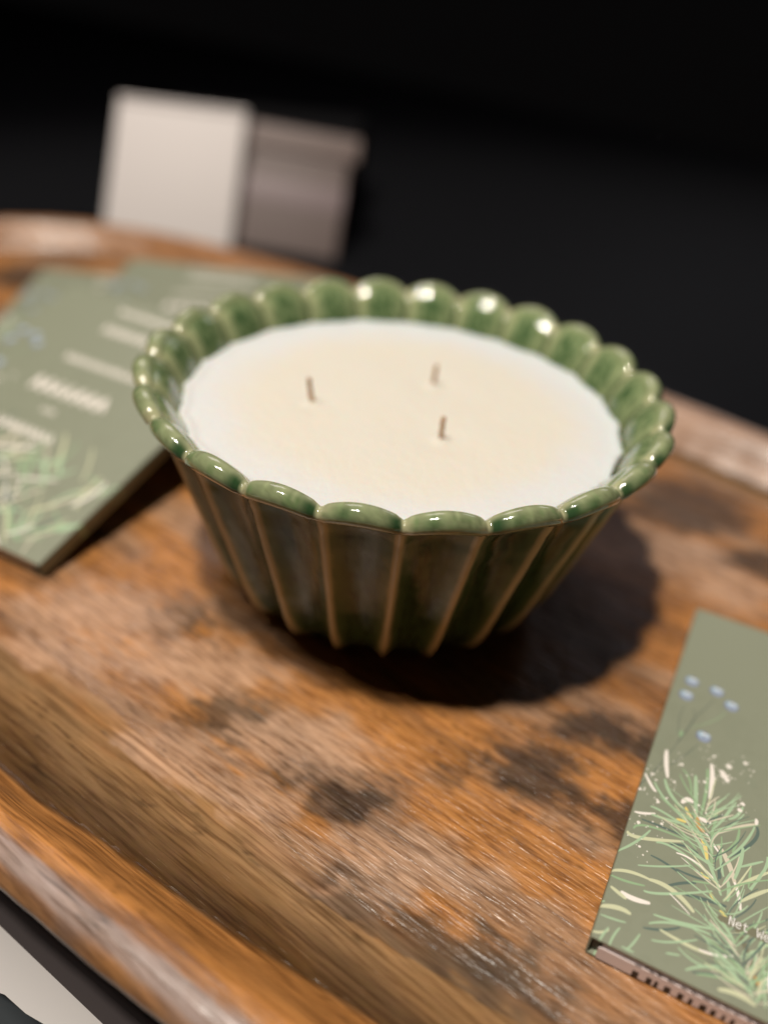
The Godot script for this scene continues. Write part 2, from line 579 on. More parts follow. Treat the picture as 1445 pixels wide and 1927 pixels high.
func _bowl() -> void:
	var bowl := _thing("candle_bowl", "large green glazed scalloped bowl holding a white candle with three wicks", "candle")
	var per := 22
	var columns := PETALS * per
	# --- outer wall with flutes between sharp pale ridges
	var wall_rows := 46
	var pts := PackedVector3Array()
	var cols := PackedColorArray()
	for r in wall_rows + 3:
		for q in columns:
			var f := float(q % per) / per
			var th := PHASE + TAU * q / columns
			var g := pow(maxf(sin(PI * f), 0.0), 0.80)
			var rad := 0.0
			var y := 0.0
			var t := 0.0
			if r == 0:
				y = 0.004
			elif r == 1:
				rad = 0.0575 - 0.003 * g
				y = 0.004
			elif r == 2:
				rad = 0.0612 - 0.0040 * g
				y = 0.0012
			else:
				t = float(r - 3) / (wall_rows - 1)
				y = 0.0012 + 0.0000 + (0.0830 - 0.0012) * t
				var foot := 1.0 - smoothstep(0.0, 0.10, t)
				rad = _rib(y) - 0.0012 * foot * foot
				rad -= g * lerpf(0.0054, 0.0050, smoothstep(0.0, 0.9, t)) * smoothstep(-0.05, 0.06, t)
				rad += 0.00008 * n_b.get_noise_3d(cos(th) * 0.3, y * 2.0, sin(th) * 0.3)
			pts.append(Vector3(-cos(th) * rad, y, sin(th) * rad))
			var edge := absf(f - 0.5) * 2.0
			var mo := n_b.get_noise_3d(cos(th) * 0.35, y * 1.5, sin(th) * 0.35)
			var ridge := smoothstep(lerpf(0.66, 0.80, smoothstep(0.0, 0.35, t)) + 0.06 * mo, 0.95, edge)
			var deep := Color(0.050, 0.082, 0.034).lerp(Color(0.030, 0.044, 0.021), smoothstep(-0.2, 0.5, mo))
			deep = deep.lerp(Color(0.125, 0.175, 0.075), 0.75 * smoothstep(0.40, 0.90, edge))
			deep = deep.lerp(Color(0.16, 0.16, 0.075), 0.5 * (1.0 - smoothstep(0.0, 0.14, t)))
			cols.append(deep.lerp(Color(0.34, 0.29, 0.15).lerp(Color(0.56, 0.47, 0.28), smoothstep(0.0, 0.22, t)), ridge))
	var glaze := StandardMaterial3D.new()
	glaze.vertex_color_use_as_albedo = true
	glaze.roughness = 0.13
	glaze.metallic_specular = 0.38
	glaze.heightmap_enabled = true
	glaze.heightmap_texture = _noise_texture(0.012, 3, null, 31, FastNoiseLite.TYPE_SIMPLEX_SMOOTH, 0.0, 512)
	glaze.heightmap_scale = 0.005
	glaze.uv1_triplanar = true
	glaze.uv1_scale = Vector3(14, 14, 14)
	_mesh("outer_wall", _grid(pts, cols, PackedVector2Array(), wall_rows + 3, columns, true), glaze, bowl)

	# --- lip and inner wall
	pts = PackedVector3Array()
	cols = PackedColorArray()
	var lip_rows := 30
	var in_rows := 22
	for r in lip_rows + in_rows:
		for q in columns:
			var f := float(q % per) / per
			var th := PHASE + TAU * q / columns
			var b := _bump(f)
			var edge := absf(f - 0.5) * 2.0
			var pinch := smoothstep(0.80, 1.0, edge)
			var tube := lerpf(0.0027 + 0.0009 * b, 0.0023, pinch)
			var rc := 0.0966 + 0.0018 * b
			var yc := 0.0858 + 0.0037 * b
			var rad := 0.0
			var y := 0.0
			var t := 0.0
			if r < lip_rows:
				# round the lip from its underside outward, over the top and to the inside
				t = float(r) / (lip_rows - 1)
				var an := lerpf(-2.35, 2.90, t)
				rad = rc + tube * cos(an) * 1.04
				y = yc + tube * sin(an)
				if r == 0:
					rad = 0.0938
					y = 0.0832
			else:
				t = float(r - lip_rows + 1) / in_rows
				var an := 2.90
				var r0 := rc + tube * cos(an) * 1.04
				var y0 := yc + tube * sin(an)
				y = lerpf(y0, 0.0690, t)
				# each petal is a pillow towards the inside, with a groove between neighbours
				rad = lerpf(r0, 0.0857 - 0.0026 * b - 0.003 * smoothstep(0.6, 1.0, t), pow(t, 0.62)) - 0.0007 * b * sin(PI * t)
			pts.append(Vector3(-cos(th) * rad, y, sin(th) * rad))
			var mo := n_b.get_noise_3d(cos(th) * 0.6 + 4.0, y * 3.0, sin(th) * 0.6)
			var mo2 := n_a.get_noise_3d(cos(th) * 0.8, y * 6.0, sin(th) * 0.8 + 2.0)
			var c := Color(0.180, 0.245, 0.105)
			if r < lip_rows:
				var top := smoothstep(0.15, 0.5, t) * (1.0 - smoothstep(0.75, 1.0, t))
				c = c.lerp(Color(0.215, 0.250, 0.130), top)
				c = c.lerp(Color(0.10, 0.165, 0.062), 0.65 * smoothstep(0.05, 0.45, mo2 + 0.3 * mo))
				c = c.lerp(Color(0.50, 0.455, 0.28), 0.60 * smoothstep(0.62 + 0.25 * mo2, 0.92, edge))
				c = c.lerp(Color(0.36, 0.32, 0.19), 0.7 * (1.0 - smoothstep(0.10, 0.30, t)))
				c = c.lerp(Color(0.40, 0.42, 0.255), 0.40 * smoothstep(0.62, 0.76, t) * (1.0 - 0.5 * smoothstep(0.85, 1.0, t)))  # grazing light on the lip, painted in as a paler tone
				var own := n_c.get_noise_1d(floorf(float(q) / per) * 7.7)
				c = c.lerp(Color(0.045, 0.105, 0.038), (0.55 + 1.2 * own) * exp(-pow((f - 0.30 - 0.25 * own) / 0.10, 2.0) - pow((t - 0.54) / 0.13, 2.0)))
				var speck := n_c.get_noise_3d(cos(th) * 0.9, y * 2.0, sin(th) * 0.9)
				c = Color(c.r, c.g, c.b) * (1.0 + 0.28 * speck + 0.22 * mo)
				# a dark reflection painted into the glaze at one end of each petal
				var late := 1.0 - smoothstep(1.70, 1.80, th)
				var dark_reflection := late * smoothstep(0.76, 0.90, f) * (1.0 - smoothstep(0.965, 0.985, f)) + (1.0 - late) * smoothstep(0.015, 0.04, f) * (1.0 - smoothstep(0.10, 0.24, f))
				c = c.lerp(Color(0.022, 0.066, 0.024), 0.95 * dark_reflection * smoothstep(0.12, 0.24, t) * (1.0 - smoothstep(0.62, 0.85, t)))
			else:
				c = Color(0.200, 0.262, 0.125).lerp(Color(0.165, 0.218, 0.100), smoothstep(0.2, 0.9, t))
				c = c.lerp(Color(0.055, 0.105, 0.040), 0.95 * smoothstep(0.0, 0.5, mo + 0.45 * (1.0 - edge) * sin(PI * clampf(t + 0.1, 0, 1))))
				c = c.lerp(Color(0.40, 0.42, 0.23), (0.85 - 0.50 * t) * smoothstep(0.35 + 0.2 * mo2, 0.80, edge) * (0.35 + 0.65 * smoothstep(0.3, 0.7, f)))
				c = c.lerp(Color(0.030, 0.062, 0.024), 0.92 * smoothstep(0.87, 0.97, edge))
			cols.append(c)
	var wet: StandardMaterial3D = glaze.duplicate()
	wet.clearcoat_enabled = true
	wet.clearcoat = 0.8
	wet.clearcoat_roughness = 0.04
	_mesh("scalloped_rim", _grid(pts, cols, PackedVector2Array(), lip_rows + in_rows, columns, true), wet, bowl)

	# --- the wax
	pts = PackedVector3Array()
	cols = PackedColorArray()
	var wr := 60
	var wy := 0.0765
	var spots := [Vector2(-0.0346, 0.0049), Vector2(0.0115, -0.0225), Vector2(0.0153, 0.0231)]
	for r in wr + 3:
		for q in columns:
			var f := float(q % per) / per
			var th := PHASE + TAU * q / columns
			var edge_r := 0.0857 - 0.0017 * _bump(f) + 0.0008 * n_b.get_noise_2d(cos(th) * 0.4, sin(th) * 0.4) + 0.0006 * n_c.get_noise_2d(cos(th) * 0.3, sin(th) * 0.3)
			var s := minf(float(r) / wr, 1.0)
			var rad := edge_r * pow(s, 0.85)
			var x := -cos(th) * rad
			var z := sin(th) * rad
			var y := wy + 0.00035 * n_a.get_noise_2d(x * 0.8, z * 0.8) + 0.00012 * n_b.get_noise_2d(x, z)
			y += 0.0010 * smoothstep(0.94, 1.0, s)
			for p in spots:
				var dd := Vector2(x, z).distance_to(p)
				y += 0.0014 * exp(-dd * dd / 0.000010) - 0.0007 * exp(-dd * dd / 0.00008)
			if r > wr:
				y = wy - 0.004 * (r - wr)
				rad = edge_r - 0.001
				x = -cos(th) * rad
				z = sin(th) * rad
			pts.append(Vector3(x, y, z))
			var bl := n_a.get_noise_2d(x * 1.1 + 3.0, z * 1.1)
			var c := Color(0.662, 0.622, 0.545).lerp(Color(0.64, 0.64, 0.64), smoothstep(0.60, 0.90, s + 0.10 * bl))
			c = c.lerp(Color(0.665, 0.615, 0.52), 0.4 * smoothstep(0.05, 0.4, bl) * (1.0 - smoothstep(0.55, 0.8, s)))
			cols.append(c)
	var wax := StandardMaterial3D.new()
	wax.vertex_color_use_as_albedo = true
	wax.roughness = 0.55
	wax.metallic_specular = 0.4
	wax.subsurf_scatter_enabled = true
	wax.subsurf_scatter_strength = 0.25
	wax.heightmap_enabled = true
	wax.heightmap_texture = _noise_texture(0.02, 5, null, 41, FastNoiseLite.TYPE_SIMPLEX_SMOOTH, 0.0, 512)
	wax.heightmap_scale = 0.02
	wax.uv1_triplanar = true
	wax.uv1_scale = Vector3(22, 22, 22)
	_mesh("wax", _grid(pts, cols, PackedVector2Array(), wr + 3, columns, true), wax, bowl)

	# --- three short brown wicks
	var wm := StandardMaterial3D.new()
	wm.vertex_color_use_as_albedo = true
	wm.roughness = 0.85
	for k in 3:
		pts = PackedVector3Array()
		cols = PackedColorArray()
		var lean: Vector2 = [Vector2(-0.0022, -0.0004), Vector2(0.0004, -0.0003), Vector2(-0.0001, 0.0)][k]
		var tall: float = [0.0098, 0.0088, 0.0092][k]
		for r in 14:
			for q in 10:
				var t := float(r) / 12.0
				var a := TAU * q / 10.0
				var rad := (0.00085 + 0.00012 * sin(q * 2.0 + r * 1.3)) * (1.0 if r < 13 else 0.0)
				if k == 0:
					rad *= 1.0 + 0.35 * (1.0 - minf(t * 2.0, 1.0))
				t = minf(t, 1.0)
				var bend := lean * (t if k != 0 else pow(t, 0.6))
				pts.append(Vector3(cos(a) * rad + bend.x, tall * t - 0.0012, sin(a) * rad * 0.8 + bend.y))
				cols.append(Color(0.50, 0.30, 0.165).lerp(Color(0.33, 0.17, 0.085), 0.8 * t if k == 0 else 0.5 * (1.0 - t)))
		var w := _mesh("wick", _grid(pts, cols, PackedVector2Array(), 14, 10, true, true), wm, bowl)
		w.position = Vector3(spots[k].x, wy + 0.0012, spots[k].y)


# ---------------------------------------------------------------- flat green boxes

# one painted stroke of the botanical print, in millimetres from the near left corner of the lid
func _stroke(im: Image, color: String, broad: float, x0: float, y0: float, x1: float, y1: float, x2: float, y2: float) -> void:
	var wide := broad * 0.88
	var sc := PRINT_W / (BOX.x * 1000.0)
	var p0 := Vector2(x0, BOX.z * 1000 - y0) * sc
	var p1 := Vector2(x1, BOX.z * 1000 - y1) * sc
	var p2 := Vector2(x2, BOX.z * 1000 - y2) * sc
	var c: Color = ink[color]
	var len := p0.distance_to(p1) + p1.distance_to(p2)
	var r0 := wide * 0.5 * sc
	var steps := int(len / maxf(r0 * 0.3, 0.7)) + 2
	var mid := 2.0 * p1 - 0.5 * (p0 + p2)
	for i in steps + 1:
		var t := float(i) / steps
		var p := p0.lerp(mid, t).lerp(mid.lerp(p2, t), t)
		var taper := 0.35 + 0.65 * pow(sin(PI * clampf(t * 0.9 + 0.05, 0, 1)), 0.5)
		_dab(im, p, maxf(r0 * taper, 0.7), c, 0.9)


func _dab(im: Image, p: Vector2, r: float, c: Color, strength := 1.0) -> void:
	for y in range(maxi(int(p.y - r - 1), 0), mini(int(p.y + r + 2), PRINT_H)):
		for x in range(maxi(int(p.x - r - 1), 0), mini(int(p.x + r + 2), PRINT_W)):
			var k := clampf(r + 0.5 - Vector2(x + 0.5, y + 0.5).distance_to(p), 0, 1) * strength
			if k > 0.0:
				im.set_pixel(x, y, im.get_pixel(x, y).lerp(c, k))


func _print_image() -> Image:
	var im := Image.create(PRINT_W, PRINT_H, false, Image.FORMAT_RGB8)
	var base := Color8(134, 138, 119)
	im.fill(base)
	var sc := PRINT_W / (BOX.x * 1000.0)
	ink = {"d": Color8(92, 108, 100), "b": Color8(118, 116, 96), "k": Color8(96, 104, 94), "n": Color8(146, 174, 136), "g": Color8(164, 190, 156), "c": Color8(200, 202, 168),
		"p": Color8(206, 198, 178), "w": Color8(236, 228, 220), "y": Color8(222, 202, 124), "o": Color8(196, 150, 84)}
	# soft brushwork clouds in the ground of the print
	for k in 900:
		var p := Vector2(rng.randf() * PRINT_W, PRINT_H * (0.30 + 0.70 * rng.randf()))
		_dab(im, p, rng.randf_range(8, 26), base.lerp(Color8(120, 130, 112), rng.randf_range(0.0, 0.7)), 0.10)
	# a denser undergrowth on the side that the photograph cuts off, as on the boxes at the left
	for k in 95:
		var x := rng.randf_range(46, 128)
		var y := rng.randf_range(-4, 46)
		var a := rng.randf_range(0.2, 2.9)
		var l := rng.randf_range(8, 24)
		var key: String = ["g", "n", "c", "g", "d", "p", "w", "c"][rng.randi() % 8]
		_stroke(im, key, rng.randf_range(0.7, 2.2), x, y, x + cos(a) * l * 0.5 + rng.randf_range(-2, 2), y + sin(a) * l * 0.5, x + cos(a) * l, y + sin(a) * l)
	_stroke(im, "b", 1.71, 31.7, 28.0, 38.4, 19.7, 43.3, 8.6)
	_stroke(im, "d", 0.92, 12.6, 10.2, 17.2, 12.1, 21.5, 15.3)
	_stroke(im, "d", 0.79, 27.2, 4.2, 31.6, 6.0, 35.9, 8.4)
	_stroke(im, "d", 0.87, 9.3, 34.5, 14.3, 33.9, 20.2, 32.0)
	_stroke(im, "d", 1.04, 15.2, 26.1, 19.3, 29.7, 22.9, 31.8)
	_stroke(im, "d", 0.87, 3.8, 46.1, 9.5, 46.5, 16.0, 46.5)
	_stroke(im, "d", 0.87, 13.5, 41.2, 17.4, 43.0, 21.7, 42.7)
	_stroke(im, "d", 1.38, 21.2, 26.6, 26.3, 27.8, 32.1, 28.7)
	_stroke(im, "d", 1.21, 36.8, 62.0, 36.5, 56.0, 30.8, 46.6)
	_stroke(im, "d", 1.21, 28.4, 39.8, 28.9, 38.3, 29.1, 37.2)
	_stroke(im, "d", 0.87, 17.1, 33.7, 21.9, 33.8, 26.2, 34.6)
	_stroke(im, "g", 0.92, 14.3, 15.6, 22.4, 17.2, 31.7, 20.3)
	_stroke(im, "g", 0.92, 13.7, 12.3, 21.3, 16.3, 30.9, 17.6)
	_stroke(im, "c", 1.19, 16.9, 11.9, 24.7, 11.2, 30.6, 11.7)
	_stroke(im, "w", 0.86, 27.7, 11.5, 32.3, 12.3, 36.2, 14.3)
	_stroke(im, "g", 0.66, 15.4, 7.7, 20.2, 9.7, 26.6, 14.1)
	_stroke(im, "g", 0.66, 22.4, 9.2, 27.8, 7.3, 33.5, 8.5)
	_stroke(im, "g", 0.66, 19.7, 5.9, 21.4, 6.5, 23.1, 7.1)
	_stroke(im, "g", 0.92, 25.5, 3.9, 31.2, 8.2, 38.4, 11.2)
	_stroke(im, "n", 0.79, 28.4, 4.2, 35.0, 6.5, 41.8, 7.0)
	_stroke(im, "c", 1.58, 34.4, 2.9, 38.8, 4.0, 43.4, 3.4)
	_stroke(im, "n", 0.79, 28.8, 15.7, 36.4, 12.9, 44.1, 7.0)
	_stroke(im, "c", 0.79, -0.4, 2.0, 2.0, 2.6, 4.0, 4.5)
	_stroke(im, "g", 0.66, 6.6, 6.7, 5.6, 3.2, 5.3, -0.5)
	_stroke(im, "g", 0.66, 3.8, 5.2, 3.0, 2.5, 2.6, 0.4)
	_stroke(im, "g", 0.66, 12.0, 7.6, 11.0, 4.1, 9.8, 1.3)
	_stroke(im, "g", 0.66, 8.5, 1.6, 10.3, 1.6, 11.6, 1.6)
	_stroke(im, "c", 1.71, 0.2, 10.6, 4.5, 12.4, 8.0, 12.4)
	_stroke(im, "g", 0.66, 0.9, 8.0, 4.3, 8.4, 7.6, 9.1)
	_stroke(im, "g", 0.92, -1.2, 12.2, -0.3, 12.3, 0.6, 12.5)
	_stroke(im, "o", 1.32, 42.7, 11.2, 43.1, 10.4, 43.5, 9.7)
	_stroke(im, "y", 0.92, 27.6, 30.4, 28.2, 29.9, 28.7, 29.4)
	_stroke(im, "y", 1.05, 31.0, 26.4, 31.9, 25.9, 32.7, 25.5)
	_stroke(im, "g", 0.79, 44.3, 27.5, 42.8, 22.3, 41.8, 15.9)
	_stroke(im, "c", 0.79, 44.7, 23.3, 42.5, 19.9, 40.4, 18.0)
	_stroke(im, "g", 0.79, 44.2, 15.9, 45.1, 10.2, 46.1, 4.2)
	_stroke(im, "c", 0.92, 45.7, 14.7, 44.3, 10.4, 43.9, 6.2)
	_stroke(im, "k", 0.31, -0.3, 58.7, 2.9, 67.1, 7.3, 83.6)
	_stroke(im, "k", 0.52, 7.3, 83.6, 9.7, 94.3, 10.8, 100.0)
	_stroke(im, "k", 0.31, 10.8, 100.0, 12.8, 105.1, 15.3, 112.6)
	_stroke(im, "k", 0.24, 9.3, 103.6, 10.1, 101.8, 10.8, 100.0)
	_stroke(im, "k", 0.24, 7.4, 87.3, 5.8, 95.7, 6.3, 103.8)
	_stroke(im, "n", 0.31, 10.2, 94.2, 16.4, 100.8, 20.0, 107.9)
	_stroke(im, "k", 0.28, 4.2, 67.9, 10.0, 78.2, 14.0, 87.6)
	_stroke(im, "n", 1.25, 7.7, 90.2, 7.8, 89.3, 7.7, 87.8)
	_stroke(im, "w", 1.66, 4.9, 78.6, 5.8, 73.4, 7.5, 67.3)
	_stroke(im, "g", 1.32, 7.0, 65.7, 10.0, 60.5, 14.7, 57.1)
	_stroke(im, "w", 1.14, 0.7, 64.7, 3.5, 60.9, 5.3, 59.3)
	_stroke(im, "g", 0.90, 4.2, 62.9, 9.1, 57.4, 18.7, 51.4)
	_stroke(im, "n", 0.69, 11.3, 73.3, 14.2, 70.0, 15.9, 64.0)
	_stroke(im, "g", 1.56, 15.8, 72.6, 17.2, 64.8, 19.0, 55.0)
	_stroke(im, "n", 1.14, 18.8, 77.7, 19.9, 69.0, 20.1, 57.7)
	_stroke(im, "w", 1.73, 19.7, 80.5, 21.0, 73.5, 21.5, 65.8)
	_stroke(im, "w", 2.01, 13.9, 59.4, 15.1, 61.4, 16.6, 61.3)
	_stroke(im, "y", 1.25, 15.3, 57.9, 16.4, 56.0, 17.7, 54.8)
	_stroke(im, "y", 1.14, 13.6, 51.9, 15.0, 52.2, 16.2, 52.2)
	_stroke(im, "o", 1.66, 19.5, 55.9, 19.8, 53.5, 21.9, 51.6)
	_stroke(im, "w", 1.80, 20.2, 56.3, 21.5, 56.0, 23.1, 56.0)
	_stroke(im, "g", 0.97, 5.3, 52.5, 9.8, 52.2, 18.6, 49.9)
	_stroke(im, "w", 1.04, 1.2, 47.8, 3.9, 48.7, 6.9, 50.4)
	_stroke(im, "g", 1.14, 6.3, 49.6, 10.6, 50.1, 15.9, 51.2)
	_stroke(im, "n", 0.97, 13.2, 50.1, 16.6, 47.3, 21.0, 43.9)
	_stroke(im, "n", 0.90, 2.3, 41.5, 6.3, 44.6, 17.7, 45.5)
	_stroke(im, "c", 1.49, 1.0, 39.2, 5.3, 39.2, 16.8, 44.5)
	_stroke(im, "g", 0.90, 7.0, 43.3, 3.8, 36.5, -0.5, 30.5)
	_stroke(im, "g", 0.97, 9.8, 40.0, 15.8, 40.6, 25.8, 37.0)
	_stroke(im, "w", 0.76, 16.0, 39.4, 22.7, 38.8, 29.8, 34.3)
	_stroke(im, "w", 0.31, 17.6, 38.5, 22.1, 36.6, 26.8, 34.9)
	_stroke(im, "g", 0.69, 6.6, 29.2, 13.2, 32.5, 20.9, 37.3)
	_stroke(im, "g", 1.25, 19.2, 48.8, 24.6, 42.1, 30.3, 31.8)
	_stroke(im, "y", 1.45, 21.9, 48.5, 23.2, 46.4, 24.6, 42.1)
	_stroke(im, "y", 1.04, 27.5, 30.8, 28.3, 29.8, 29.4, 29.2)
	_stroke(im, "y", 0.80, 23.9, 36.3, 25.0, 35.6, 26.1, 35.4)
	_stroke(im, "w", 0.83, 22.9, 51.2, 25.3, 48.5, 28.2, 45.6)
	_stroke(im, "p", 1.83, 27.0, 48.6, 30.5, 44.2, 33.4, 37.9)
	_stroke(im, "w", 1.14, 33.4, 37.9, 34.8, 34.8, 36.2, 29.8)
	_stroke(im, "n", 1.14, 24.1, 62.6, 24.5, 58.8, 24.6, 54.9)
	_stroke(im, "g", 0.83, 29.4, 68.4, 27.2, 60.9, 24.7, 54.4)
	_stroke(im, "g", 1.04, 31.7, 67.7, 30.5, 63.4, 28.4, 60.6)
	_stroke(im, "w", 1.38, 31.3, 69.2, 31.5, 69.1, 31.8, 68.7)
	_stroke(im, "w", 1.25, 36.2, 65.0, 36.4, 64.1, 36.4, 62.8)
	_stroke(im, "g", 0.69, 32.4, 65.0, 30.0, 59.5, 26.6, 53.6)
	_stroke(im, "p", 1.14, 36.0, 62.8, 31.2, 58.7, 25.3, 52.4)
	_stroke(im, "g", 0.90, 36.1, 61.7, 34.0, 53.6, 30.2, 45.8)
	_stroke(im, "n", 0.97, 31.9, 58.2, 31.9, 53.4, 31.2, 48.7)
	_stroke(im, "g", 1.32, 33.9, 51.7, 33.9, 46.2, 33.2, 39.5)
	_stroke(im, "g", 0.97, 27.8, 47.7, 28.6, 43.1, 30.0, 38.5)
	_stroke(im, "n", 1.11, 24.3, 54.7, 25.2, 47.1, 26.3, 40.4)
	_stroke(im, "g", 0.90, 40.0, 49.9, 36.9, 47.0, 34.2, 44.5)
	_stroke(im, "g", 0.97, 41.1, 52.2, 40.7, 46.5, 37.7, 38.2)
	_stroke(im, "n", 0.76, 37.1, 45.7, 37.1, 42.7, 37.3, 38.4)
	_stroke(im, "c", 1.14, 42.1, 46.9, 38.2, 42.4, 34.2, 37.0)
	_stroke(im, "c", 1.32, 42.8, 40.7, 39.5, 37.1, 35.8, 32.5)
	_stroke(im, "g", 0.83, 41.8, 49.8, 40.2, 45.3, 38.1, 38.0)
	_stroke(im, "g", 1.32, 31.4, 37.6, 32.2, 34.6, 32.4, 30.9)
	_stroke(im, "g", 0.97, 30.4, 35.7, 31.3, 38.8, 32.2, 41.6)
	_stroke(im, "c", 1.25, -0.0, 23.3, 4.7, 25.6, 10.8, 26.1)
	_stroke(im, "c", 1.80, 10.8, 26.1, 17.3, 26.0, 24.0, 22.3)
	_stroke(im, "n", 0.90, 0.4, 21.8, 4.5, 22.0, 9.7, 23.3)
	_stroke(im, "g", 0.97, 10.1, 21.6, 16.3, 24.1, 27.7, 31.6)
	_stroke(im, "n", 0.69, 22.2, 32.1, 24.1, 32.9, 26.7, 33.8)
	_stroke(im, "w", 0.42, 16.9, 24.5, 19.9, 22.9, 23.3, 20.8)
	_stroke(im, "w", 1.90, 4.5, 17.9, 7.6, 17.5, 12.1, 18.4)
	_stroke(im, "c", 1.32, 1.3, 18.0, 3.6, 17.2, 5.8, 16.4)
	# many fine needles fanning from the branch
	for k in 130:
		var t := rng.randf()
		var p := Vector2(21.0, 60.0).lerp(Vector2(31.0, 28.0), minf(t * 1.6, 1.0)).lerp(Vector2(44.0, 4.0), maxf(t * 1.6 - 0.6, 0.0))
		var side := -1.0 if rng.randf() < 0.5 else 1.0
		var a := 1.93 + side * rng.randf_range(0.35, 1.25)
		var l := rng.randf_range(7, 19)
		var e := p + Vector2(cos(a), sin(a)) * l
		var m := p.lerp(e, 0.5) + Vector2(rng.randf_range(-1.2, 1.2), rng.randf_range(-1.2, 0.4))
		var key: String = ["g", "g", "n", "c", "d", "p", "g", "n"][rng.randi() % 8]
		_stroke(im, key, rng.randf_range(0.30, 0.62), p.x, p.y, m.x, m.y, e.x, e.y)
	# the bare twig shows behind the lettering
	_stroke(im, "b", 3.4, 31.5, 24.2, 42.0, 24.4, 54.0, 24.2)
	_stroke(im, "n", 0.5, 36.0, 18.0, 38.5, 24.0, 43.0, 30.0)
	# five blue berries
	for b in [Vector2(5.7, 109.2), Vector2(6.3, 117.8), Vector2(15.5, 117.4), Vector2(21.5, 112.5), Vector2(15.0, 91.9)]:
		var p := Vector2(b.x, BOX.z * 1000 - b.y) * sc
		var r: float = 2.6 * sc
		_dab(im, p, r, Color8(112, 118, 142))
		_dab(im, p + Vector2(0.1, 0.25) * r, r * 0.72, Color8(148, 160, 182), 0.8)
		_dab(im, p + Vector2(-0.30, -0.30) * r, r * 0.50, Color8(170, 194, 208), 0.9)
		_dab(im, p + Vector2(0.42, -0.38) * r, r * 0.42, Color8(190, 206, 218), 0.8)
		_dab(im, p + Vector2(0.0, -0.50) * r, r * 0.22, Color8(232, 234, 234))
		_dab(im, p + Vector2(0.08, -0.12) * r, r * 0.12, Color8(88, 92, 110))
	# powdery snow
	var flakes := [[24.3, 77.7, 1.25], [25.4, 76.4, 0.9], [23.4, 79.0, 0.9], [29.9, 87.2, 0.75], [25.1, 82.7, 1.0], [0.4, 57.7, 0.6], [6.9, 55.5, 0.55], [3.1, 44.4, 0.6], [5.4, 35.8, 0.45],
		[9.7, 47.6, 0.5], [18.8, 61.0, 0.4], [18.9, 71.7, 0.6], [9.9, 66.4, 0.5], [2.7, 65.9, 0.55], [19.8, 84.6, 0.5], [10.7, 75.2, 0.6], [31, 66, 0.8]]
	for f in flakes:
		_dab(im, Vector2(f[0], BOX.z * 1000 - f[1]) * sc, f[2] * sc, ink["w"], 0.95)
		for k in 9:
			var o := Vector2(rng.randfn(0, 2.2), rng.randfn(0, 2.6))
			_dab(im, (Vector2(f[0], BOX.z * 1000 - f[1]) + o) * sc, rng.randf_range(0.10, 0.34) * sc, ink["w"], 0.9)
	# white lines of print down the middle of the lid, too soft in the photograph to read
	for row in [[59.0, 36.0, 5.6, 1.5], [74.0, 8.0, 3.0, 0.7], [88.6, 44.0, 9.5, 2.6], [111.0, 44.0, 5.0, 1.3], [138.0, 40.0, 6.4, 1.7], [154.0, 46.0, 4.6, 1.2]]:
		var x: float = 66.0 - row[1] / 2
		while x < 66.0 + row[1] / 2:
			var h: float = row[2]
			_stroke(im, "w", row[3], x, row[0] - h / 2, x, row[0], x, row[0] + h / 2)
			_stroke(im, "w", row[3] * 0.8, x, row[0] + h * (0.5 if rng.randf() < 0.5 else 0.0), x + h * 0.25, row[0], x + h * 0.45, row[0] - h * 0.4)
			x += h * 0.72
	# the edge of the large white figure at the right of the sprig
	_stroke(im, "w", 1.6, 46.6, 10.0, 46.5, 13.0, 46.4, 16.0)
	return im


func _label_image() -> Image:
	var im := Image.create(512, 40, false, Image.FORMAT_RGB8)
	im.fill(Color8(218, 202, 200))
	var x := 42
	while x < 470:
		var w := rng.randi_range(3, 9)
		im.fill_rect(Rect2i(x, 19, w, 21), Color8(24, 20, 20))
		x += w + rng.randi_range(3, 9)
	return im


func _flap_image() -> Image:
	var im := Image.create(512, 16, false, Image.FORMAT_RGB8)
	im.fill(Color8(190, 178, 176))
	var x := 50
	while x < 420:
		im.fill_rect(Rect2i(x, 4 + rng.randi() % 3, rng.randi_range(2, 5), 6), Color8(30, 27, 27))
		x += rng.randi_range(5, 9)
	return im


func _sheet(size: Vector2, thick: float, r: float) -> ArrayMesh:
	# an upright thin sheet in the xy plane with rounded corners and its picture on the front (+z)
	var outline := PackedVector2Array()
	for q in 4:
		for k in 5:
			var a := PI / 2 * (q + k / 4.0)
			outline.append(Vector2((size.x / 2 - r) * (1 if q in [0, 3] else -1) + r * cos(a), (size.y / 2 - r) * (1 if q in [0, 1] else -1) + r * sin(a)))
	var st := SurfaceTool.new()
	st.begin(Mesh.PRIMITIVE_TRIANGLES)
	st.set_smooth_group(-1)
	var n := outline.size()
	for k in n:
		var a := outline[k]
		var b := outline[(k + 1) % n]
		for v in [Vector3(0, 0, thick), Vector3(b.x, b.y, thick), Vector3(a.x, a.y, thick), Vector3(0, 0, 0), Vector3(a.x, a.y, 0), Vector3(b.x, b.y, 0),
				Vector3(a.x, a.y, 0), Vector3(a.x, a.y, thick), Vector3(b.x, b.y, thick), Vector3(a.x, a.y, 0), Vector3(b.x, b.y, thick), Vector3(b.x, b.y, 0)]:
			st.set_uv(Vector2(v.x / size.x + 0.5, 0.5 - v.y / size.y))
			st.add_vertex(v)
	st.generate_normals()
	return st.commit()


